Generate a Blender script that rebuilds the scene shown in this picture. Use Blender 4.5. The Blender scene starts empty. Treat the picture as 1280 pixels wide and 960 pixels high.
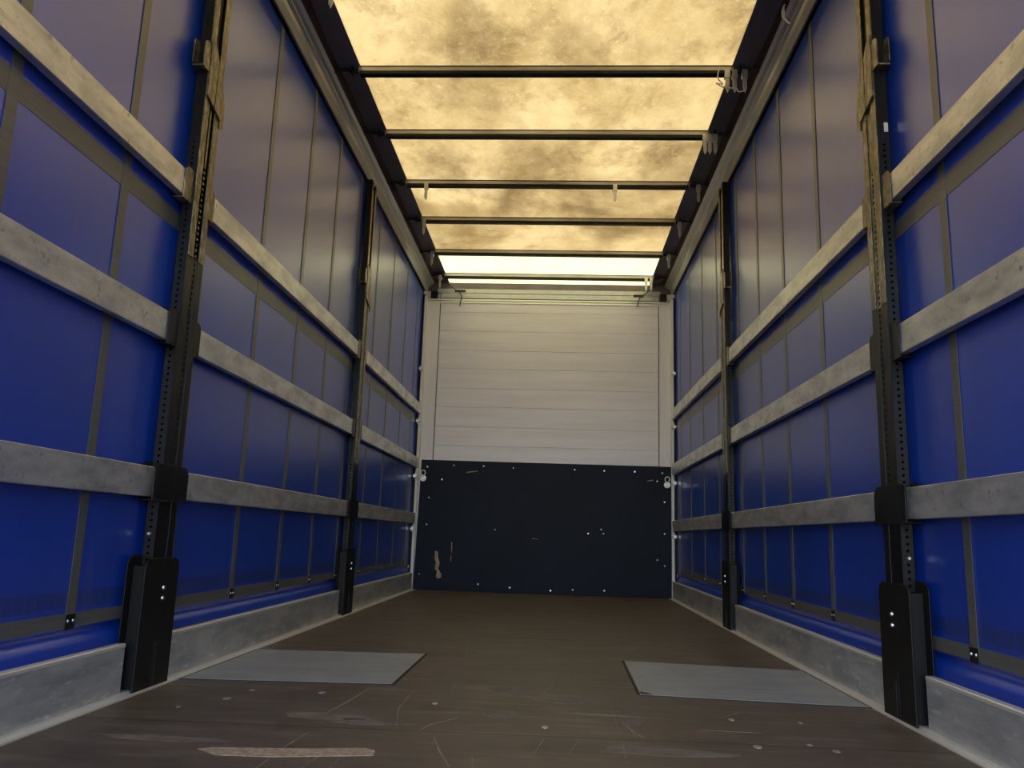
import bpy, bmesh, math, random
from mathutils import Vector, Matrix
random.seed(7)
S = bpy.context.scene
COL = S.collection

# ------------------------------------------------------------------ camera
PITCH, YAW, ROLL = 0.1863, -0.0575, 0.0320
fwd = Vector((math.sin(YAW)*math.cos(PITCH), math.cos(YAW)*math.cos(PITCH), math.sin(PITCH)))
rt0 = Vector((math.cos(YAW), -math.sin(YAW), 0)); up0 = rt0.cross(fwd)
rt = rt0*math.cos(ROLL) + up0*math.sin(ROLL)
up = -rt0*math.sin(ROLL) + up0*math.cos(ROLL)
cd = bpy.data.cameras.new('camera'); cam = bpy.data.objects.new('camera', cd); COL.objects.link(cam)
m = Matrix((rt, up, -fwd)).transposed().to_4x4(); m.translation = Vector((0.1153, 0, 0.536))
cam.matrix_world = m
cd.sensor_width = 36; cd.lens = 36*1006.65/1280; cd.clip_start = 0.05
S.camera = cam

# ------------------------------------------------------------------ light
w = bpy.data.worlds.new('world'); S.world = w; w.use_nodes = True
nt = w.node_tree; bg = nt.nodes['Background']
sky = nt.nodes.new('ShaderNodeTexSky'); sky.sky_type = 'NISHITA'; sky.sun_disc = False
sky.sun_elevation = math.radians(55); sky.sun_rotation = math.radians(200)
nt.links.new(sky.outputs[0], bg.inputs[0]); bg.inputs[1].default_value = 0.50
sd = bpy.data.lights.new('sun', 'SUN'); sun = bpy.data.objects.new('sun', sd); COL.objects.link(sun)
sd.energy = 13.0; sd.angle = math.radians(4); sd.color = (1, 0.95, 0.86)
sun.rotation_euler = (math.radians(-16), math.radians(8), 0)
S.view_settings.view_transform = 'Standard'; S.view_settings.look = 'None'
S.view_settings.exposure = 0.80; S.view_settings.gamma = 1; S.view_settings.use_curve_mapping = False

# ------------------------------------------------------------------ materials
def mat(name, col, rough=.5, metal=0., noise=None, bump=None, spec=.5, coat=0.):
    """noise = (colour2, scale(x,y,z), detail, lo, hi); bump = (strength, scale xyz)"""
    M = bpy.data.materials.new(name); M.use_nodes = True; t = M.node_tree; b = t.nodes['Principled BSDF']
    b.inputs['Base Color'].default_value = (*col, 1); b.inputs['Roughness'].default_value = rough
    b.inputs['Metallic'].default_value = metal; b.inputs['Specular IOR Level'].default_value = spec
    b.inputs['Coat Weight'].default_value = coat
    g = t.nodes.new('ShaderNodeNewGeometry')
    def nz(scale, detail):
        mp = t.nodes.new('ShaderNodeVectorMath'); mp.operation = 'MULTIPLY'
        mp.inputs[1].default_value = scale; t.links.new(g.outputs['Position'], mp.inputs[0])
        n = t.nodes.new('ShaderNodeTexNoise'); n.inputs['Scale'].default_value = 1; n.inputs['Detail'].default_value = detail
        n.inputs['Roughness'].default_value = .65
        t.links.new(mp.outputs[0], n.inputs['Vector']); return n
    if noise:
        layers = noise if isinstance(noise, list) else [noise]
        prev = None
        for (c2, sc, det, lo, hi) in layers:
            n = nz(sc, det); mr = t.nodes.new('ShaderNodeMapRange')
            mr.inputs[1].default_value = lo; mr.inputs[2].default_value = hi
            t.links.new(n.outputs[0], mr.inputs[0])
            mx = t.nodes.new('ShaderNodeMix'); mx.data_type = 'RGBA'
            mx.inputs['A'].default_value = (*col, 1); mx.inputs['B'].default_value = (*c2, 1)
            if prev: t.links.new(prev, mx.inputs['A'])
            t.links.new(mr.outputs[0], mx.inputs['Factor']); prev = mx.outputs['Result']
        t.links.new(prev, b.inputs['Base Color'])
    if bump:
        n = nz(bump[1], 4); bp = t.nodes.new('ShaderNodeBump'); bp.inputs['Strength'].default_value = bump[0]
        bp.inputs['Distance'].default_value = .01
        t.links.new(n.outputs[0], bp.inputs['Height']); t.links.new(bp.outputs[0], b.inputs['Normal'])
    return M

M = {}
M['alu'] = mat('worn_aluminium', (.82, .82, .80), .42, .8, [((.50, .52, .53), (12, 5, 16), 7, .40, .66), ((.30, .34, .40), (30, 30, 30), 5, .60, .72)], (.05, (30, 3, 80)))
M['kick'] = mat('dull_aluminium', (.56, .565, .56), .36, .5, [((.34, .355, .375), (8, 3.2, 12), 7, .40, .64), ((.78, .79, .78), (4, 9, 34), 6, .56, .72)], (.05, (20, 3, 60)))
M['edge'] = mat('bright_aluminium_edge', (.72, .71, .66), .35, .5)
M['rail'] = mat('anodised_aluminium', (.50, .51, .49), .33, .5, ((.42, .43, .43), (20, 1.2, 20), 4, .4, .7))
M['bow'] = mat('bow_aluminium', (.45, .44, .40), .35, .6, ((.28, .27, .25), (4, 30, 30), 4, .4, .7))
M['dark'] = mat('dark_recess', (.006, .006, .007), .7)
M['black'] = mat('black_paint', (.010, .010, .011), .33, 0, ((.05, .042, .03), (20, 30, 6), 6, .6, .78), (.12, (25, 25, 9)), spec=.2)
M['foot'] = mat('matt_black_paint', (.007, .007, .007), .5, 0, ((.03, .026, .02), (20, 30, 4), 6, .66, .8), spec=.25)
M['worn_sheen'] = mat('worn_steel_roof_sheen', (.13, .11, .07), .33, .6, [((.46, .39, .25), (22, 40, 17), 7, .46, .74), ((.03, .027, .022), (30, 50, 24), 6, .56, .68)], (.35, (40, 50, 24)))  # scratched steel tone that also paints the roof's reflection onto the posts
M['plate'] = mat('galvanised_sheet', (.34, .37, .395), .42, .3, [((.25, .275, .305), (5, 7, 1), 5, .4, .7), ((.42, .45, .48), (3, 14, 1), 5, .55, .75)])
M['zinc'] = mat('zinc_steel', (.55, .55, .55), .35, .8)
M['rope'] = mat('rope_fibre', (.62, .60, .56), .9)
M['dkrope'] = mat('dark_rubber_cord', (.03, .028, .025), .8)
M['strap'] = mat('grey_webbing', (.115, .115, .105), .38, 0, ((.085, .085, .08), (3, 3, 200), 2, .4, .6), spec=.9)
M['navy'] = mat('navy_plywood', (.0022, .0055, .017), .55, 0, [((.004, .009, .024), (2, 2, 2), 6, .4, .7), ((.06, .065, .07), (50, 5, 50), 2, .74, .78)], (.08, (60, 60, 60)), spec=.18)
M['chip'] = mat('bare_wood', (.42, .33, .24), .8, 0, ((.25, .18, .12), (60, 60, 20), 4, .4, .6))
M['white'] = mat('painted_plank', (.72, .70, .75), .40, 0, [((.65, .63, .67), (.8, 1, 14), 4, .4, .65), ((.36, .32, .29), (9, 9, 30), 3, .70, .78)])
M['pillar'] = mat('painted_pillar', (.70, .68, .70), .40, 0, ((.62, .60, .62), (6, 6, 1.5), 4, .4, .7))
M['margin'] = mat('dark_tarpaulin_edge', (.15, .13, .145), .55, 0, ((.12, .10, .105), (4, 2, 4), 4, .4, .6), (.25, (7, 3, 7)))
M['redbrown'] = mat('red_brown_strap', (.035, .008, .006), .7)
M['scr'] = mat('floor_scratch', (.33, .27, .20), .8, 0, ((.16, .12, .09), (60, 60, 1), 4, .45, .6))
M['scuff'] = mat('floor_scuff', (.155, .14, .12), .7, 0, ((.11, .09, .072), (20, 20, 1), 4, .4, .6))

# blue tarpaulin: glossy PVC, faded weld strip above the hem
def curtain_mat():
    X = mat('blue_tarpaulin', (.001, .048, .43), .31, 0, ((.001, .036, .34), (1.5, 1.2, 1.0), 4, .35, .7), (.05, (2.2, 2.0, 1.3)), spec=1.)
    t = X.node_tree; b = t.nodes['Principled BSDF']; b.inputs['IOR'].default_value = 1.8
    src = b.inputs['Base Color'].links[0].from_socket
    g = t.nodes.new('ShaderNodeNewGeometry'); sp = t.nodes.new('ShaderNodeSeparateXYZ'); t.links.new(g.outputs['Position'], sp.inputs[0])
    def mm(op, a, bb):
        n = t.nodes.new('ShaderNodeMath'); n.operation = op
        for i, v in enumerate((a, bb)):
            if isinstance(v, (int, float)): n.inputs[i].default_value = v
            else: t.links.new(v, n.inputs[i])
        return n.outputs[0]
    z = sp.outputs[2]; y = sp.outputs[1]
    band = mm('MULTIPLY', mm('GREATER_THAN', z, .290), mm('LESS_THAN', z, .338))
    st = mm('GREATER_THAN', mm('FRACT', mm('MULTIPLY', y, 22), 0), .12)
    f = mm('MULTIPLY', mm('MULTIPLY', band, st), .6)
    mx = t.nodes.new('ShaderNodeMix'); mx.data_type = 'RGBA'; t.links.new(f, mx.inputs['Factor'])
    t.links.new(src, mx.inputs['A']); mx.inputs['B'].default_value = (.006, .025, .10, 1)
    # faint vertical rub marks
    mp = t.nodes.new('ShaderNodeVectorMath'); mp.operation = 'MULTIPLY'; mp.inputs[1].default_value = (1, 26, 1.6)
    t.links.new(g.outputs['Position'], mp.inputs[0])
    n = t.nodes.new('ShaderNodeTexNoise'); n.inputs['Scale'].default_value = 1; n.inputs['Detail'].default_value = 4
    t.links.new(mp.outputs[0], n.inputs['Vector'])
    mr = t.nodes.new('ShaderNodeMapRange'); mr.inputs[1].default_value = .66; mr.inputs[2].default_value = .8; mr.inputs[4].default_value = .35
    t.links.new(n.outputs[0], mr.inputs[0])
    m2 = t.nodes.new('ShaderNodeMix'); m2.data_type = 'RGBA'; t.links.new(mr.outputs[0], m2.inputs['Factor'])
    t.links.new(mx.outputs['Result'], m2.inputs['A']); m2.inputs['B'].default_value = (.10, .11, .17, 1)
    t.links.new(m2.outputs['Result'], b.inputs['Base Color'])
    return X
M['blue'] = curtain_mat()

# translucent roof sheet: dirty, scratched, lets daylight through
def roof_mat(name, ca, cb, cc, scr=True):
    X = bpy.data.materials.new(name); X.use_nodes = True; t = X.node_tree; t.nodes.clear()
    o = t.nodes.new('ShaderNodeOutputMaterial'); tr = t.nodes.new('ShaderNodeBsdfTranslucent')
    df = t.nodes.new('ShaderNodeBsdfDiffuse'); mxs = t.nodes.new('ShaderNodeMixShader'); mxs.inputs[0].default_value = .25
    g = t.nodes.new('ShaderNodeNewGeometry')
    def nz(sc, det, dist=0., rough=.6):
        mp = t.nodes.new('ShaderNodeVectorMath'); mp.operation = 'MULTIPLY'; mp.inputs[1].default_value = sc
        t.links.new(g.outputs['Position'], mp.inputs[0])
        n = t.nodes.new('ShaderNodeTexNoise'); n.inputs['Scale'].default_value = 1; n.inputs['Detail'].default_value = det
        n.inputs['Distortion'].default_value = dist; n.inputs['Roughness'].default_value = rough
        t.links.new(mp.outputs[0], n.inputs['Vector']); return n.outputs[0]
    def mixc(a, bcol, fac, lo, hi, amt=1.):
        mr = t.nodes.new('ShaderNodeMapRange'); mr.inputs[1].default_value = lo; mr.inputs[2].default_value = hi; mr.inputs[4].default_value = amt
        t.links.new(fac, mr.inputs[0])
        mx = t.nodes.new('ShaderNodeMix'); mx.data_type = 'RGBA'; t.links.new(mr.outputs[0], mx.inputs['Factor'])
        if isinstance(a, tuple): mx.inputs['A'].default_value = (*a, 1)
        else: t.links.new(a, mx.inputs['A'])
        mx.inputs['B'].default_value = (*bcol, 1); return mx.outputs['Result']
    c = mixc(ca, cb, nz((1.7, 1.15, 1), 8, .25, .7), .38, .66)
    c = mixc(c, cc, nz((3.6, 2.4, 1), 9, .3, .76), .50, .78, .7)
    if scr:
        c = mixc(c, cc, nz((1.2, .8, 1), 5, .3), .46, .68, .75)
        c = mixc(c, tuple(min(1, v*1.3) for v in ca), nz((26, 24, 1), 7, 2.2, .85), .54, .64, .55)
        c = mixc(c, cc, nz((34, 22, 1), 7, 1.0, .9), .54, .70, .45)
    t.links.new(c, tr.inputs[0]); df.inputs[0].default_value = (.5, .45, .35, 1)
    t.links.new(tr.outputs[0], mxs.inputs[1]); t.links.new(df.outputs[0], mxs.inputs[2]); t.links.new(mxs.outputs[0], o.inputs[0])
    return X
M['roof'] = roof_mat('translucent_roof_sheet', (.47, .405, .275), (.385, .32, .195), (.19, .145, .08))
M['roofnew'] = roof_mat('clean_roof_sheet', (.60, .57, .42), (.60, .55, .38), (.54, .47, .30), False)

# plywood floor with butt joints
def floor_mat():
    X = mat('brown_plywood', (.105, .083, .063), .45, 0,
            [((.070, .055, .042), (1.6, 5, 1), 7, .35, .7), ((.19, .155, .115), (3, 18, 1), 7, .52, .74), ((.035, .028, .022), (2.5, 3.5, 1), 6, .54, .72), ((.30, .25, .19), (50, 16, 1), 4, .68, .74), ((.26, .21, .15), (5, 60, 1), 4, .68, .76)],
            (.10, (20, 50, 1)), spec=.4)
    t = X.node_tree; b = t.nodes['Principled BSDF']; src = b.inputs['Base Color'].links[0].from_socket
    g = t.nodes.new('ShaderNodeNewGeometry'); sp = t.nodes.new('ShaderNodeSeparateXYZ'); t.links.new(g.outputs['Position'], sp.inputs[0])
    prev = src
    for y0, wd, slope, fac in ((2.345, .005, .02, .9), (3.41, .004, -.01, .75), (4.62, .007, .01, .6), (6.1, .01, 0, .5)):
        a = t.nodes.new('ShaderNodeMath'); a.operation = 'MULTIPLY_ADD'; a.inputs[1].default_value = -slope; t.links.new(sp.outputs[0], a.inputs[0]); t.links.new(sp.outputs[1], a.inputs[2])
        c = t.nodes.new('ShaderNodeMath'); c.operation = 'COMPARE'; c.inputs[1].default_value = y0; c.inputs[2].default_value = wd; t.links.new(a.outputs[0], c.inputs[0])
        k = t.nodes.new('ShaderNodeMath'); k.operation = 'MULTIPLY'; k.inputs[1].default_value = fac; t.links.new(c.outputs[0], k.inputs[0])
        mx = t.nodes.new('ShaderNodeMix'); mx.data_type = 'RGBA'; t.links.new(k.outputs[0], mx.inputs['Factor'])
        t.links.new(prev, mx.inputs['A']); mx.inputs['B'].default_value = (.012, .009, .007, 1); prev = mx.outputs['Result']
    t.links.new(prev, b.inputs['Base Color']); return X
M['floor'] = floor_mat()

# ------------------------------------------------------------------ mesh helpers
class MB:
    def __init__(s): s.bm = bmesh.new()
    def box(s, x0, x1, y0, y1, z0, z1):
        x0, x1 = sorted((x0, x1)); y0, y1 = sorted((y0, y1)); z0, z1 = sorted((z0, z1))
        v = [s.bm.verts.new(p) for p in ((x0,y0,z0),(x1,y0,z0),(x1,y1,z0),(x0,y1,z0),(x0,y0,z1),(x1,y0,z1),(x1,y1,z1),(x0,y1,z1))]
        for f in ((3,2,1,0),(4,5,6,7),(0,1,5,4),(1,2,6,5),(2,3,7,6),(3,0,4,7)): s.bm.faces.new([v[i] for i in f])
        return s
    def prism(s, pts, axis, a, b):
        """closed outline pts in the two other axes (x: (y,z); y: (x,z); z: (x,y)) extruded from a to b"""
        def P(p, h):
            return {'x': (h, p[0], p[1]), 'y': (p[0], h, p[1]), 'z': (p[0], p[1], h)}[axis]
        A = [s.bm.verts.new(P(p, a)) for p in pts]; B = [s.bm.verts.new(P(p, b)) for p in pts]
        n = len(pts); s.bm.faces.new(A); s.bm.faces.new(B[::-1])
        for i in range(n): s.bm.faces.new((A[i], B[i], B[(i+1) % n], A[(i+1) % n]))
        return s
    def tube(s, pts, r, n=8, closed=False):
        pts = [Vector(p) for p in pts]; rings = []; prev = None
        for i, p in enumerate(pts):
            if closed: d = pts[(i+1) % len(pts)] - pts[i-1]
            else: d = pts[min(i+1, len(pts)-1)] - pts[max(i-1, 0)]
            d.normalize()
            u = prev - d*prev.dot(d) if prev else d.orthogonal()
            if u.length < 1e-6: u = d.orthogonal()
            u.normalize(); prev = u; v = d.cross(u)
            rr = r[i] if isinstance(r, (list, tuple)) else r
            rings.append([s.bm.verts.new(p + rr*(math.cos(2*math.pi*k/n)*u + math.sin(2*math.pi*k/n)*v)) for k in range(n)])
        m_ = len(rings)
        for i in range(m_ if closed else m_-1):
            a, b = rings[i], rings[(i+1) % m_]
            for k in range(n): s.bm.faces.new((a[k], a[(k+1) % n], b[(k+1) % n], b[k]))
        if not closed: s.bm.faces.new(rings[0][::-1]); s.bm.faces.new(rings[-1])
        return s
    def build(s, name, m_, parent=None, bevel=0, smooth=False, kind=None, **props):
        bmesh.ops.recalc_face_normals(s.bm, faces=s.bm.faces)
        me = bpy.data.meshes.new(name); s.bm.to_mesh(me); s.bm.free()
        me.materials.append(M[m_]); o = bpy.data.objects.new(name, me); COL.objects.link(o)
        if smooth:
            for p in me.polygons: p.use_smooth = True
        if parent: o.parent = parent
        if bevel:
            b = o.modifiers.new('b', 'BEVEL'); b.width = bevel; b.segments = 2; b.limit_method = 'ANGLE'
        if kind: o['kind'] = kind
        for k, v in props.items(): o[k] = v
        return o
def thing(name, loc, label, category, group=None):
    o = bpy.data.objects.new(name, None); COL.objects.link(o); o.location = loc
    o['label'] = label; o['category'] = category
    if group: o['group'] = group
    return o
def round_top(y0, y1, z0, z1, r, n=6):
    pts = [(y0, z0), (y1, z0)]
    for k in range(n+1):
        a = math.pi/2*k/n; pts.append((y1-r+r*math.cos(a), z1-r+r*math.sin(a)))
    for k in range(n+1):
        a = math.pi/2+math.pi/2*k/n; pts.append((y0+r+r*math.cos(a), z1-r+r*math.sin(a)))
    return pts

W = 1.24; YE = 7.965; YB = -1.2; RZ = 3.15; XC = 1.285

# ------------------------------------------------------------------ structure
fl = MB().box(-1.36, 1.36, YB, 8.25, -.06, 0).build('floor', 'floor', kind='structure')
# roof sheet: one translucent tarpaulin, with opaque side margins
roof = MB().box(-1.05, 1.05, YB, 7.135, RZ, RZ+.003).build('ceiling', 'roof', kind='structure')
MB().box(-1.05, 1.05, 7.135, 8.17, RZ, RZ+.003).build('clean_roof_section', 'roofnew', roof, label='paler cleaner roof section at the front wall')
for s in (-1, 1):
    mb = MB()
    mb.prism([(s*1.05, RZ), (s*1.05, RZ+.005), (s*1.40, RZ+.02), (s*1.40, RZ+.012), (s*1.18, RZ-.003)], 'y', YB, 8.25)
    mb.build('side_margin', 'margin', roof, label='dark opaque margin of the roof sheet')
# front wall
wall = MB()
zs = [1.245, 1.40, 1.59, 1.79, 1.98, 2.18, 2.37, 2.57, 2.77, 2.875]
for a, b in zip(zs[:-1], zs[1:]):
    wall.prism([(YE, a), (YE, b), (YE-.020, b), (YE-.024, b-.004), (YE-.024, a+.004), (YE-.020, a)], 'x', -1.10, 1.118)
wall.box(-1.40, 1.40, YE, 8.03, 0, 3.0); wall.box(-1.44, -1.34, 7.85, 8.3, 0, 3.2); wall.box(1.34, 1.44, 7.85, 8.3, 0, 3.2); wall.box(-1.44, 1.44, 8.21, 8.3, 2.9, 3.2)  # outer boxes added to block daylight leaking in around the wall's edges
wf = wall.build('wall_front', 'white', kind='structure')
for x0, x1 in ((-1.1065, -1.1015), (1.1195, 1.1245)):
    MB().box(x0, x1, YE-.022, YE-.001, 1.245, 2.865).build('dark_joint', 'dark', wf)
rr = random.Random(3)
for i, (x, z) in enumerate(((-.79, 2.67), (-.50, 2.50), (.15, 2.46), (.84, 2.70), (.93, 2.68), (.85, 2.30), (-.60, 1.35), (.35, 1.75))):
    MB().prism([(x, z), (x+.03, z+.002), (x+.045, z+.012), (x+.02, z+.016), (x-.006, z+.01)], 'y', YE-.0246, YE-.0238).build('dent_mark', 'pillar', wf)
for i, (s, x0, x1) in enumerate(((-1, -1.235, -1.108), (1, 1.126, 1.235))):
    t = MB(); t.box(x0, x1, YE-.030, YE+.001, 0, 2.875)
    t.box(s*1.235, s*1.262, YE-.075, YE+.001, 0, 2.93)
    p = t.build('trim_%d' % (i+1), 'pillar', bevel=.002, kind='structure')
    MB().box(s*1.262, s*1.285, YE-.05, YE, 0, 2.95).build('seal_strip', 'dark', p)
    for z in (2.16, 1.63, 1.085, .578):
        h = MB(); h.box(s*1.240, s*1.278, YE-.125, YE-.074, z-.016, z+.012)
        h.tube([(s*1.259, YE-.10, z-.035), (s*1.259, YE-.10, z+.03)], .008)
        h.build('hinge_lug', 'zinc', p, bevel=.002)
# header above the wall
hd = MB(); hd.box(-1.14, 1.14, 7.945, 8.05, 2.978, 3.024)
hd.box(-1.11, 1.12, 7.935, 8.05, 2.920, 2.972)
head = hd.build('trim_3', 'rail', bevel=.004, kind='structure')
MB().box(-1.34, 1.34, 8.14, 8.20, 2.98, RZ+.02).build('dark_beam', 'margin', head)
MB().box(-1.335, 1.335, 7.967, 8.14, 2.86, 2.99).build('backing', 'dark', head)
tb = MB(); tb.box(-1.235, 1.235, 7.930, 8.0, 2.893, 2.912)
tb.box(-1.235, 1.235, 7.934, 8.0, 2.868, 2.890); tb.build('top_strip', 'edge', head, bevel=.002)
for x in (-1.17, 1.165):
    MB().box(x-.035, x+.035, 7.91, 8.0, 2.915, 2.99).build('end_block', 'black', head, bevel=.004)

# roof rails (side top beams)
for i, s in enumerate((-1, 1)):
    P = [(1.268, 3.000), (1.262, 3.001), (1.260, 3.030), (1.256, 3.055), (1.247, 3.074), (1.232, 3.084), (1.230, 3.090), (1.212, 3.098), (1.198, 3.112), (1.198, 3.120), (1.205, 3.16), (1.42, 3.17), (1.42, 3.06), (1.268, 3.06)]
    r = MB().prism([(s*x, z) for x, z in P], 'y', YB, 8.05).build('trim_%d' % (i+4), 'rail', kind='structure')
    g = MB(); g.box(s*1.2685, s*1.274, YB, 7.93, 2.990, 3.058); g.box(s*1.292, s*1.300, YB, 7.93, 2.985, 3.058)
    g.build('roller_track', 'black', r)
    e = MB()
    def wav(y): return .006*math.sin(y*2.1+s)+.004*math.sin(y*5.3)
    n = 70; A = []; Bv = []
    for k in range(n+1):
        y = YB+(8.0-YB)*k/n
        A.append(e.bm.verts.new((s*(1.198), y, 3.121))); Bv.append(e.bm.verts.new((s*(1.168+wav(y)), y, 3.142)))
    C2 = [e.bm.verts.new(v.co+Vector((0, 0, .004))) for v in A]; D2 = [e.bm.verts.new(v.co+Vector((0, 0, .004))) for v in Bv]
    for k in range(n):
        for q in ((A, Bv), (Bv, D2), (D2, C2), (C2, A)):
            e.bm.faces.new((q[0][k], q[0][k+1], q[1][k+1], q[1][k]))
    e.build('webbing_edge', 'redbrown', r, label='dark red webbing edge')

# floor edge profiles
for i, s in enumerate((-1, 1)):
    t = MB(); t.prism([(s*x, z) for x, z in ((1.203, 0), (1.203, .004), (1.209, .006), (1.214, .004), (1.236, .004), (1.238, .010), (1.243, .010), (1.30, .010), (1.30, 0))], 'y', YB, YE)
    t.build('baseboard_' + ('left' if s < 0 else 'right'), 'edge', kind='structure')

# ------------------------------------------------------------------ floor wear
def strip(pts, wd, z=.0006):
    mb = MB(); n = len(pts); L = []; R = []
    for i, p in enumerate(pts):
        a = Vector(pts[max(i-1, 0)]); b = Vector(pts[min(i+1, n-1)]); d = (b-a).normalized(); nn = Vector((-d.y, d.x))
        wv = wd*(.25 if i in (0, n-1) else 1); L.append(Vector(p)+nn*wv/2); R.append(Vector(p)-nn*wv/2)
    return mb.prism([tuple(v) for v in L+R[::-1]], 'z', 0, z)
SC = [[(-0.235, 3.251), (-0.233, 2.895)], [(-0.36, 2.941), (-0.354, 2.604), (-0.309, 2.347)], [(-0.512, 2.957), (-0.531, 2.696), (-0.553, 2.505)],
 [(-0.535, 2.272), (-0.547, 2.094), (-0.549, 1.927)], [(-0.198, 2.291), (-0.159, 2.141), (-0.118, 2.012)],
 [(-0.157, 2.526), (-0.227, 2.424), (-0.244, 2.351)], [(0.123, 3.119), (0.03, 2.764)], [(0.097, 2.309), (0.076, 2.161)], [(0.187, 2.29), (0.163, 2.176)],
 [(-0.388, 2.038), (-0.39, 1.954)], [(-0.439, 2.044), (-0.449, 1.944)], [(-0.326, 4.386), (-0.29, 4.0), (-0.263, 3.685)], [(-0.075, 2.109), (-0.065, 2.01)],
 [(0.311, 2.797), (0.312, 2.419)], [(0.309, 2.312), (0.303, 2.085)], [(0.721, 2.779), (0.647, 2.69)], [(0.326, 2.578), (0.35, 2.454), (0.375, 2.38)],
 [(-.42, 5.7), (-.20, 5.72)], [(.52, 5.9), (.53, 5.5)], [(-.15, 4.45), (.20, 4.42)], [(.9, 4.9), (1.0, 4.5)], [(-.9, 5.0), (-.7, 5.02)],
 [(-.3, 5.98), (-.22, 5.6)], [(.5, 4.30), (.9, 4.28)], [(.45, 2.64), (.15, 2.66)], [(-1.05, 2.60), (-.96, 2.42)], [(.72, 2.50), (.55, 2.51)]]
for q in SC:
    strip(q, rr.uniform(.0035, .007)).build('scratch', 'scr', fl)
scrape = [(-0.743, 2.058), (-0.711, 2.077), (-0.516, 2.103), (-0.346, 2.137), (-0.318, 2.116), (-0.313, 2.073), (-0.431, 2.045), (-0.546, 2.019), (-0.68, 2.013)]
MB().prism([(x, y) for x, y in scrape], 'z', 0, .0012).build('scraped_patch', 'chip', fl, label='pale scraped bare wood streak')
for x, y in ((0.673, 2.666), (0.88, 2.662), (0.672, 2.336), (0.877, 2.328), (0.823, 2.382), (-0.885, 2.795), (-0.65, 2.806), (-0.91, 2.646), (-.255, 2.713), (-1.0, 2.5), (.1, 2.45)):
    a = rr.uniform(.006, .012)
    MB().prism([(x+a*math.cos(k*math.pi/5)*rr.uniform(.8, 1.2), y+a*1.4*math.sin(k*math.pi/5)) for k in range(10)], 'z', 0, .0015).build('screw_cap', 'zinc', fl)
for x, y, a, b in ((-.55, 2.47, .13, .045), (-.41, 2.42, .10, .03), (.02, 2.96, .06, .08), (-.88, 2.14, .16, .03), (.40, 2.24, .17, .04), (.36, 2.62, .035, .09), (-.03, 2.6, .05, .06), (.16, 2.86, .09, .05), (-.06, 3.0, .04, .06)):
    ph = rr.uniform(0, 6)
    MB().prism([(x+a*math.cos(k*math.pi/9)*(1+.22*math.sin(3*k*math.pi/9+ph)), y+b*math.sin(k*math.pi/9)*(1+.2*math.cos(2*k*math.pi/9+ph))) for k in range(18)], 'z', 0, .0004).build('scuff_mark', 'scuff', fl)

# ------------------------------------------------------------------ metal floor plates
def plate(pts, gap, label):
    c = (sum(p[0] for p in pts)/4, sum(p[1] for p in pts)/4)
    t = thing('floor_plate', (c[0], c[1], 0), label, 'metal plate', 'grey sheet metal plates let into the floor')
    loc = [(x-c[0], y-c[1]) for x, y in pts]
    MB().prism(loc, 'z', .0012, .0024).build('sheet', 'plate', t)
    g = [(x*(1+gap/abs(x)), y*(1+gap/abs(y))) for x, y in loc]
    MB().prism(g, 'z', .0002, .0013).build('dark_gap', 'dark', t)
    return t
plate([(-1.196, 2.945), (-.455, 3.01), (-.455, 3.765), (-1.196, 3.70)], .012, 'grey sheet metal plate let into the floor on the left beside the left side board')
pr = plate([(.430, 3.01), (1.196, 2.955), (1.196, 3.715), (.440, 3.80)], .012, 'grey sheet metal plate with a rusty corner, in the floor beside the right side board')
MB().prism([(-.383, -.36), (-.34, -.365), (-.355, -.33), (-.383, -.31)], 'z', .0024, .0028).build('rust_stain', 'redbrown', pr, label='rusty corner')

# ------------------------------------------------------------------ navy kick board on the front wall
nb = thing('plywood_board', (0, 7.93, 0), 'dark navy plywood board covering the lower front wall', 'board')
t = MB(); t.prism([(-1.232, 0.002), (1.235, 0.002), (1.234, 1.243), (-1.212, 1.250)], 'y', -.018, .003)
t.build('panel', 'navy', nb, bevel=.002)
for x, z in ((-.888, 1.202), (-.593, 1.202), (.588, 1.187), (.884, 1.187), (1.17, .901), (.563, .623), (.586, .585), (.44, .581), (-.461, .591), (.089, .035), (-.605, .071), (-1.176, .149), (1.1, .353), (.599, .053), (-1.13, .62), (-1.15, 1.18), (1.15, 1.18), (-.3, 1.19), (.3, 1.19), (-.3, .05), (.3, .05), (-1.12, .88), (1.17, .6), (1.17, .3), (1.1, 1.1), (-1.0, 1.06)):
    b = MB(); a = rr.uniform(.006, .009)
    b.prism([(x+a*math.cos(k*math.pi/4), z+a*math.sin(k*math.pi/4)) for k in range(8)], 'y', -.021, -.017).build('screw', 'zinc', nb)
MB().prism([(-1.035, .37), (-1.005, .365), (-1.00, .30), (-.985, .26), (-.995, .20), (-.96, .15), (-.965, .12), (-1.0, .11), (-1.015, .13), (-1.005, .18), (-1.03, .20), (-1.02, .26), (-1.035, .30)], 'y', -.0195, -.017).build('chipped_patch', 'chip', nb, label='pale chipped patch of bare wood')
for pts in ([(-.88, .46), (-.872, .46), (-.868, .40), (-.876, .34)], [(-.88, .33), (-.872, .33), (-.872, .28), (-.879, .27)], [(-.76, 1.14), (-.65, 1.155), (-.65, 1.148), (-.76, 1.13)], [(1.0, 1.10), (1.06, 1.115), (1.06, 1.105), (1.0, 1.095)], [(-.1, .52), (-.04, .515), (-.04, .51), (-.1, .514)]):
    MB().prism(pts, 'y', -.0190, -.017).build('scrape', 'chip', nb)
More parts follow.
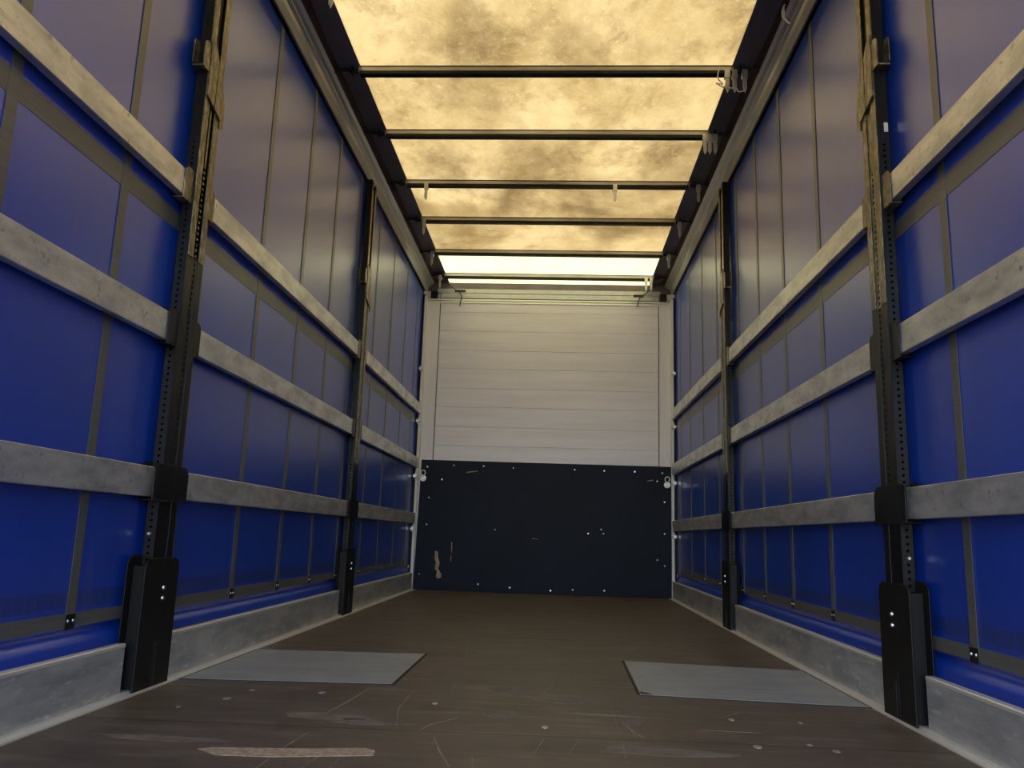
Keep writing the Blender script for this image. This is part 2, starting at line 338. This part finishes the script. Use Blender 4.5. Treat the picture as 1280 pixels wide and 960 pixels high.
# lashing rings at the upper corners of the board
def ring(x, z, label):
    t = thing('lashing_ring', (x, 7.911, z), label, 'ring', 'lashing rings on the navy board')
    b = MB(); b.prism([(.031*math.cos(k*math.pi/8), -.018+.031*math.sin(k*math.pi/8)) for k in range(16)], 'y', -.006, 0); b.build('mount', 'zinc', t, bevel=.001)
    b = MB(); b.tube([(.022*math.cos(k*math.pi/8), -.012, .034+.026*math.sin(k*math.pi/8)) for k in range(16)], .0055, 8, True); b.build('link', 'zinc', t, smooth=True)
    b = MB(); b.tube([(.019*math.cos(k*math.pi/8), -.011, -.022+.019*math.sin(k*math.pi/8)) for k in range(16)], .004, 8, True); b.build('rim', 'zinc', t, smooth=True)
    b = MB(); b.tube([(0, 0, -.018), (0, -.02, -.018)], .008, 10); b.build('bolt', 'zinc', t)
    return t
ring(-1.187, 1.085, 'steel lashing ring at the top left corner of the navy board')
ring(1.196, 1.085, 'steel lashing ring at the top right corner of the navy board')

# ------------------------------------------------------------------ side curtains
def curtain(s, straps, label):
    t = thing('side_curtain', (s*XC, 3.3, 0), label, 'curtain', 'blue side curtains')
    y0, y1 = YB, 7.958; ny = 260
    zz = [.005, .03, .06, .085, .10, .115, .13, .145, .16, .175, .18, .19, .20, .208, .215, .222, .228, .233, .24, .29] + [.29+.2*k for k in range(1, 14)] + [3.045]
    def off(y, z):
        d = 0
        if z < .233:
            ph = ((y-2.9) % 2.6)/2.6; amp = .004+.0075*math.sin(math.pi*ph)
            u = min(1, (.233-z)/.17)
            d = -.013*math.sin(math.pi*u/.25) if u < .25 else amp*math.sin(math.pi*(u-.25)/.75)
        d += .001*math.sin(y*1.7+s)*math.sin(z*1.1)
        return d
    b = MB(); G = []
    for k in range(ny+1):
        y = y0+(y1-y0)*k/ny
        G.append([[b.bm.verts.new((-s*off(y, z)+s*th, y-3.3, z)) for z in zz] for th in (0, .002)])
    nz = len(zz)
    for k in range(ny):
        for q in range(nz-1):
            for h in (0, 1):
                b.bm.faces.new((G[k][h][q], G[k+1][h][q], G[k+1][h][q+1], G[k][h][q+1]))
        for q in (0, nz-1): b.bm.faces.new((G[k][0][q], G[k+1][0][q], G[k+1][1][q], G[k][1][q]))
    for k in (0, ny):
        for q in range(nz-1): b.bm.faces.new((G[k][0][q], G[k][0][q+1], G[k][1][q+1], G[k][1][q]))
    sheet = b.build('sheet', 'blue', t, smooth=True)
    # webbing follows the sheet's own gentle waves
    def band_h(za, zb, name):
        b = MB(); n = 160; rows = []
        for k in range(n+1):
            y = y0+(y1-y0)*k/n
            rows.append([b.bm.verts.new((-s*(off(y, z)+d), y-3.3, z)) for z, d in ((za, .0003), (za, .0014), ((za+zb)/2, .0016), (zb, .0014), (zb, .0003))])
        for k in range(n):
            for q in range(5): b.bm.faces.new((rows[k][q], rows[k+1][q], rows[k+1][(q+1) % 5], rows[k][(q+1) % 5]))
        b.build(name, 'strap', t, label='long grey horizontal band')
    band_h(1.594, 1.661, 'horizontal_band'); band_h(.2345, .2755, 'hem_band')
    for y in straps:
        y *= (1.400/1.435 if s < 0 else 1.170/1.205)
        b = MB(); rows = []; wd = .043; n = 30
        for k in range(n+1):
            z = .240+(3.04-.240)*k/n
            rows.append([b.bm.verts.new((-s*(off(y, z)+d), y+e-3.3, z)) for e, d in ((-wd/2, .0017), (-wd/2, .0030), (wd/2, .0030), (wd/2, .0017))])
        for k in range(n):
            for q in range(4): b.bm.faces.new((rows[k][q], rows[k+1][q], rows[k+1][(q+1) % 4], rows[k][(q+1) % 4]))
        st = b.build('webbing_strap', 'strap', t)
        b = MB(); b.box(-s*.003, -s*.0055, y-.024-3.3, y+.024-3.3, .230, .273); b.build('rivet_plate', 'black', st, bevel=.002)
        b = MB()
        for e in (-.013, .013): b.tube([(-s*.005, y+e-3.3, .254), (-s*.0085, y+e-3.3, .254)], [.005, .0035], 8)
        b.build('rivets', 'zinc', st)
    return t
curtain(-1, [.63, 1.24, 1.85, 2.41, 3.01, 3.63, 4.23, 4.79, 5.36, 6.01, 6.62, 7.25, 7.80], 'blue tarpaulin side curtain with grey webbing straps, on the left')
curtain(1, [.60, 1.22, 1.85, 2.46, 3.04, 3.64, 4.23, 4.77, 5.31, 6.03, 6.64, 7.27, 7.82], 'blue tarpaulin side curtain with grey webbing straps, on the right')

# ------------------------------------------------------------------ side posts
PZ = ((.622, .735), (1.160, 1.275), (1.698, 1.808))
def post(s, y0, label, far):
    """u runs along the trailer from the near edge of the foot, d runs outward from the loading side"""
    t = thing('side_post', (s*W, y0, 0), label, 'post', 'black steel side posts')
    X = lambda d: s*d
    def bx(mb, d0, d1, u0, u1, z0, z1): mb.box(X(d0), X(d1), u0, u1, z0, z1); return mb
    upm = 'worn_sheen'
    # column: two front flanges, side walls, back
    c = MB()
    for z0, z1, in ((.40, 2.32),):
        bx(c, -.010, -.002, .105, .152, z0, z1); bx(c, -.010, -.002, .196, .238, z0, z1)
    bx(c, -.010, -.002, .105, .150, 2.32, 3.0); bx(c, -.010, -.002, .205, .238, 2.32, 3.0)
    bx(c, -.010, .028, .234, .240, .40, 3.0); bx(c, .024, .030, .105, .240, .40, 3.0)
    c.build('column', 'black', t, bevel=.0015)
    # added strips with the roof's golden reflection put into their colour
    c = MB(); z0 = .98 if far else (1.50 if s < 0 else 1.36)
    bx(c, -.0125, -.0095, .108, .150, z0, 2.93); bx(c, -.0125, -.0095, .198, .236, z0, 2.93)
    c.build('sheen_strip', 'worn_sheen', t, bevel=.001, label='golden brown roof sheen painted on the post face')
    # near side wall with a row of holes
    c = MB(); p = .022; h = .008; z = .40
    bx(c, -.010, .006, .103, .108, .40, 3.0); bx(c, .014, .028, .103, .108, .40, 3.0)
    bx(c, .006, .014, .103, .108, 1.95, 3.0)
    while z < 1.95: bx(c, .006, .014, .103, .108, z, min(z+p-h, 1.95)); z += p
    c.build('perforated_side', 'black', t)
    # perforated strip in the front groove, roof sheen painted into its upper part
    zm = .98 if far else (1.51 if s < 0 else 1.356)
    for za, zb, mm_ in ((.52, zm, 'black'), (zm, 1.86, 'worn_sheen')):
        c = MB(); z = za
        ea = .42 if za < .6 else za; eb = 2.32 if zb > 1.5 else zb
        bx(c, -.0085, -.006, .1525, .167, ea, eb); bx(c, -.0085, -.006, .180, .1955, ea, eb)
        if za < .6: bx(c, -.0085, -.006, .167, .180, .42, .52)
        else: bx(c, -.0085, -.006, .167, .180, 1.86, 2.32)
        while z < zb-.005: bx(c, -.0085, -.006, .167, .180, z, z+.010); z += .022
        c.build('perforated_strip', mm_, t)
    c = MB(); bx(c, -.0015, .001, .152, .196, .42, 2.32); c.build('groove_back', 'dark', t)
    # slider and empty pocket near the top
    c = MB()
    c.prism([(.108, 2.13), (.236, 2.09), (.236, 2.24), (.200, 2.27), (.150, 2.345), (.108, 2.37)], 'x', X(-.020), X(-.012)); c.build('slider_plate', 'worn_sheen', t, bevel=.001)
    c = MB(); bx(c, -.021, -.0195, .171, .174, 2.11, 2.30); c.build('slider_joint', 'dark', t)
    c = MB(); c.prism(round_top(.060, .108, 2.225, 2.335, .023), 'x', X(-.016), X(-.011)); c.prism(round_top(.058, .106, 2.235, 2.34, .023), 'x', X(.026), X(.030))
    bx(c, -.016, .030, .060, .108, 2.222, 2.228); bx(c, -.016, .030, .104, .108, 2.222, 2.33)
    c.build('empty_pocket', 'worn_sheen', t, bevel=.001)
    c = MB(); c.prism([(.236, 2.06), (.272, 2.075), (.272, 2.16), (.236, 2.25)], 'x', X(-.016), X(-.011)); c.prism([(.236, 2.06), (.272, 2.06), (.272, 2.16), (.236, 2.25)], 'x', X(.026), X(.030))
    bx(c, -.016, .03, .236, .242, 2.06, 2.2); c.build('empty_pocket', 'worn_sheen', t, bevel=.001)
    c = MB(); c.prism([(.150, 2.36), (.198, 2.33), (.198, 2.93), (.150, 2.93)], 'x', X(.0), X(.03)); c.build('slot', 'dark', t)
    c = MB(); bx(c, -.006, -.001, .208, .216, 2.30, 2.62); c.build('pull_rod', 'zinc', t)
    # pockets carrying the slats
    for i, (a, b) in enumerate(PZ):
        full = i == 0
        wide = ((.038, .290),) if full else ((.038, .107), (.237, .290))
        d0 = -.017 if full else -.006
        for u0, u1 in wide:
            c = MB()
            if full: c.prism(round_top(u0, u1, a-.004, b+.006, .035), 'x', X(d0), X(d0+.004))
            elif u0 < .1: c.prism([(u0, a-.004), (u1, a-.004), (u1, b+.008)] + [(u0+.028-.028*math.sin(k*math.pi/10), b+.008-.028+.028*math.cos(k*math.pi/10)) for k in range(6)], 'x', X(d0), X(d0+.004))
            else: c.prism([(u0, a-.004), (u1, a-.004)] + [(u1-.028+.028*math.cos(k*math.pi/10), b+.008-.028+.028*math.sin(k*math.pi/10)) for k in range(6)] + [(u0, b+.008)], 'x', X(d0), X(d0+.004))
            c.prism(round_top(u0+.002, u1-.002, a-.004, b+.012, .022), 'x', X(.0295), X(.0315))
            bx(c, d0, .0315, u0, u1, a-.008, a-.004)
            c.build('slat_pocket', 'black' if i < 2 else 'worn_sheen', t, bevel=.001)
    # foot
    c = MB(); c.prism(round_top(.040, .280, .0, .425, .035), 'x', X(-.022), X(-.014))
    c.build('foot_plate', 'foot', t, bevel=.002)
    c = MB(); c.prism(round_top(.012, .250, .12, .435, .04), 'x', X(.026), X(.030)); bx(c, -.014, .026, .050, .056, .012, .40); bx(c, -.014, .026, .262, .268, .012, .40)
    c.build('foot_back', 'foot', t, bevel=.002)
    c = MB(); bx(c, -.0235, -.0215, .150, .190, .012, .150); c.build('lock_slot', 'dark', t)
    c = MB(); bx(c, -.027, -.022, .160, .170, .012, .12); c.build('lock_lever', 'black', t, bevel=.001)
    for z in (.325, .290):
        c = MB(); c.tube([(X(-.020), .175, z), (X(-.028), .175, z)], [.008, .006], 10); c.build('bolt', 'zinc', t)
    if not far:
        c = MB(); c.tube([(X(.011), .104, .505), (X(.011), .096, .505)], [.007, .005], 10); c.build('bolt', 'zinc', t)
    return t
post(-1, 2.600, 'near left black steel side post with slat pockets and foot plate', False)
pn = post(1, 2.600, 'near right black steel side post with slat pockets and a blue scuff', False)
post(-1, 5.205, 'far left narrow looking black steel side post nearer the front wall', True)
post(1, 5.205, 'far right narrow looking black steel side post nearer the front wall', True)
MB().box(.012, .026, .1015, .103, 1.985, 2.02).build('paper_sticker', 'edge', pn, label='small white sticker scrap')

# ------------------------------------------------------------------ slats
lev = (('lowest', .6276, .7273), ('middle', 1.1652, 1.2661), ('upper', 1.702, 1.7994))
bays = (('closest to the viewer', .30, 2.665), ('between the two black posts', 2.865, 5.275), ('next to the front wall', 5.475, 7.93))
def slat(s, y0, y1, z0, z1):
    L = y1-y0; hh = z1-z0
    c = MB()
    P = [(0, .002), (0, hh-.002), (.002, hh), (.027, hh), (.029, hh-.002), (.029, .002), (.027, 0), (.002, 0)]
    c.prism([(s*d, z) for d, z in P], 'y', 0, L)
    return c
side = {-1: 'left', 1: 'right'}
for s in (-1, 1):
    for bn, y0, y1 in bays:
        y1_ = y1
        for ln_, z0, z1 in lev:
            y0_ = y0; y1_ = y1
            o = slat(s, y0_, y1_, z0, z1).build('aluminium_slat', 'alu', bevel=0,
                label='%s aluminium slat on the %s, in the bay %s' % (ln_, side[s], bn), category='slat', group='horizontal aluminium slats across the side curtains')
            o.location = (s*(W-.001), y0_, z0)
# side boards at floor level
for s in (-1, 1):
    for bn, y0, y1 in (('closest to the viewer', .28, 2.606), ('between the two black posts', 2.884, 5.211), ('next to the front wall', 5.488, 7.93)):
        t = thing('side_board', (s*W, y0, .010), 'low aluminium side board at the %s, in the bay %s' % (side[s], bn), 'side board', 'low aluminium side boards along the floor')
        L = y1-y0
        c = MB(); c.prism([(s*d, z) for d, z in ((0, 0), (0, .148), (.018, .148), (.018, 0))], 'y', 0, L); c.build('panel', 'kick', t)
        c = MB(); c.prism([(s*d, z) for d, z in ((-.0015, .140), (-.0015, .149), (.001, .1515), (.026, .1515), (.026, .1465), (-.0005, .1465), (-.0005, .140))], 'y', 0, L); c.build('top_edge', 'edge', t)

# ------------------------------------------------------------------ roof bows
def tongue(x, z=3.10, length=.12):
    c = MB(); w_ = .011
    c.prism([(x-w_, z), (x+w_, z), (x+w_, z-length+.025), (x, z-length), (x-w_, z-length+.025)], 'y', -.022, -.017)
    c.box(x-w_-.004, x+w_+.004, -.026, .0, z-.030, z+.02)
    return c
bows = []
data = [(3.41, [-1.005], 'roof bow nearest the viewer, just its hanging clip in sight'),
        (4.15, [1.02, 1.06, 1.115], 'roof bow with three hanging clips and tangled string at its right end'),
        (4.88, [1.03, 1.06, 1.095], 'second fully visible roof bow, with clips bunched at the right'),
        (5.64, [-.90, .51, 1.12], 'third fully visible roof bow, with one clip hanging near the middle right'),
        (6.35, [-1.03, 1.09], 'roof bow in the middle of the far half, clips over both dark margins'),
        (7.13, [-1.08, 1.11], 'roof bow at the near edge of the pale clean roof section'),
        (7.82, [-1.10, .98, 1.03], 'roof bow closest to the front wall, below the pale roof section')]
for y, tg, lab in data:
    t = thing('roof_bow', (0, y, 0), lab, 'roof bow', 'aluminium roof bows')
    zt = RZ-.004; zb = zt-.052
    c = MB(); c.prism([(-.020, zb+.016), (-.020, zt), (.014, zt), (.014, zb+.016)], 'x', -1.06, 1.06)
    c.build('beam', 'bow', t, bevel=.003)
    c = MB(); c.prism([(-.024, zb+.001), (-.024, zb+.022), (.018, zb+.022), (.018, zb)], 'x', -1.05, 1.05); c.prism([(-.023, zt-.006), (-.023, zt+.001), (.016, zt+.001), (.016, zt-.006)], 'x', -1.05, 1.05); c.build('lower_flange', 'black', t, bevel=.002, label='dark lower and upper edge')
    for s in (-1, 1):
        c = MB(); c.tube([(s*1.05, 0, zb+.03), (s*1.10, 0, zb+.026), (s*1.125, 0, zb+.04), (s*1.16, 0, zb+.036), (s*1.205, 0, zb+.03)], [.014, .014, .010, .010, .012], 8)
        c.box(s*1.09, s*1.10, -.02, .02, zb+.01, zt); c.build('end_joint', 'black', t)
    for x in tg:
        tongue(x).build('hanging_clip', 'zinc' if x > 0 else 'rail', t)
# ------------------------------------------------------------------ cords and string
def cord(name, pts, r, m_, label, cat):
    P = [Vector(p) for p in pts]; c0 = P[0]; Q = []
    for i in range(len(P)-1):
        p0, p1, p2, p3 = P[max(i-1, 0)], P[i], P[i+1], P[min(i+2, len(P)-1)]
        for k in range(6):
            u = k/6; Q.append(.5*((2*p1)+(p2-p0)*u+(2*p0-5*p1+4*p2-p3)*u*u+(3*p1-p0-3*p2+p3)*u**3)-c0)
    Q.append(P[-1]-c0)
    o = MB().tube(Q, r, 7).build(name, m_, smooth=True, label=label, category=cat); o.location = c0; return o
cl = cord('tie_cord', [(-1.10, 7.825, 3.095), (-1.04, 7.87, 3.06), (-.93, 7.90, 2.985), (-.90, 7.915, 2.965), (-.885, 7.912, 2.93), (-.895, 7.91, 2.875), (-.90, 7.915, 2.83)], .005, 'dkrope', 'dark cord sagging from the left end of the farthest roof bow', 'cord')
MB().box(-.02, .09, -.012, .004, -.01, .012).build('toggle', 'dkrope', cl).location = (.17, .03, -.125)
cr = cord('tie_cord', [(1.14, 7.825, 3.095), (1.06, 7.87, 3.05), (.97, 7.90, 2.975), (.93, 7.915, 2.945), (.915, 7.91, 2.91), (.90, 7.915, 2.85)], .005, 'dkrope', 'dark cord sagging from the right end of the farthest roof bow', 'cord')
MB().box(-.05, .05, -.012, .004, -.01, .012).build('toggle', 'dkrope', cr).location = (-.23, .03, -.150)
cord('tangled_string', [(.975, 4.12, 3.13), (.965, 4.115, 3.06), (.99, 4.11, 3.02), (.955, 4.115, 3.03), (1.0, 4.11, 3.0), (1.02, 4.112, 3.03), (1.005, 4.108, 3.0), (1.06, 4.11, 2.995), (1.075, 4.11, 2.975), (1.115, 4.115, 2.985)], .0035, 'rope', 'thin tangled pale string on the clips of the roof bow', 'string')
st = cord('white_string', [(1.192, 3.60, 3.14), (1.172, 3.56, 3.10), (1.166, 3.54, 3.04), (1.160, 3.52, 3.01), (1.170, 3.51, 2.985), (1.180, 3.50, 2.965)], .0045, 'rope', 'white frayed string hanging from the right roof rail', 'string')
MB().tube([(-.02, -.04, -.04), (-.034, -.06, -.08), (-.036, -.07, -.12), (-.02, -.08, -.14)], .004, 7).build('loose_end', 'rope', st)
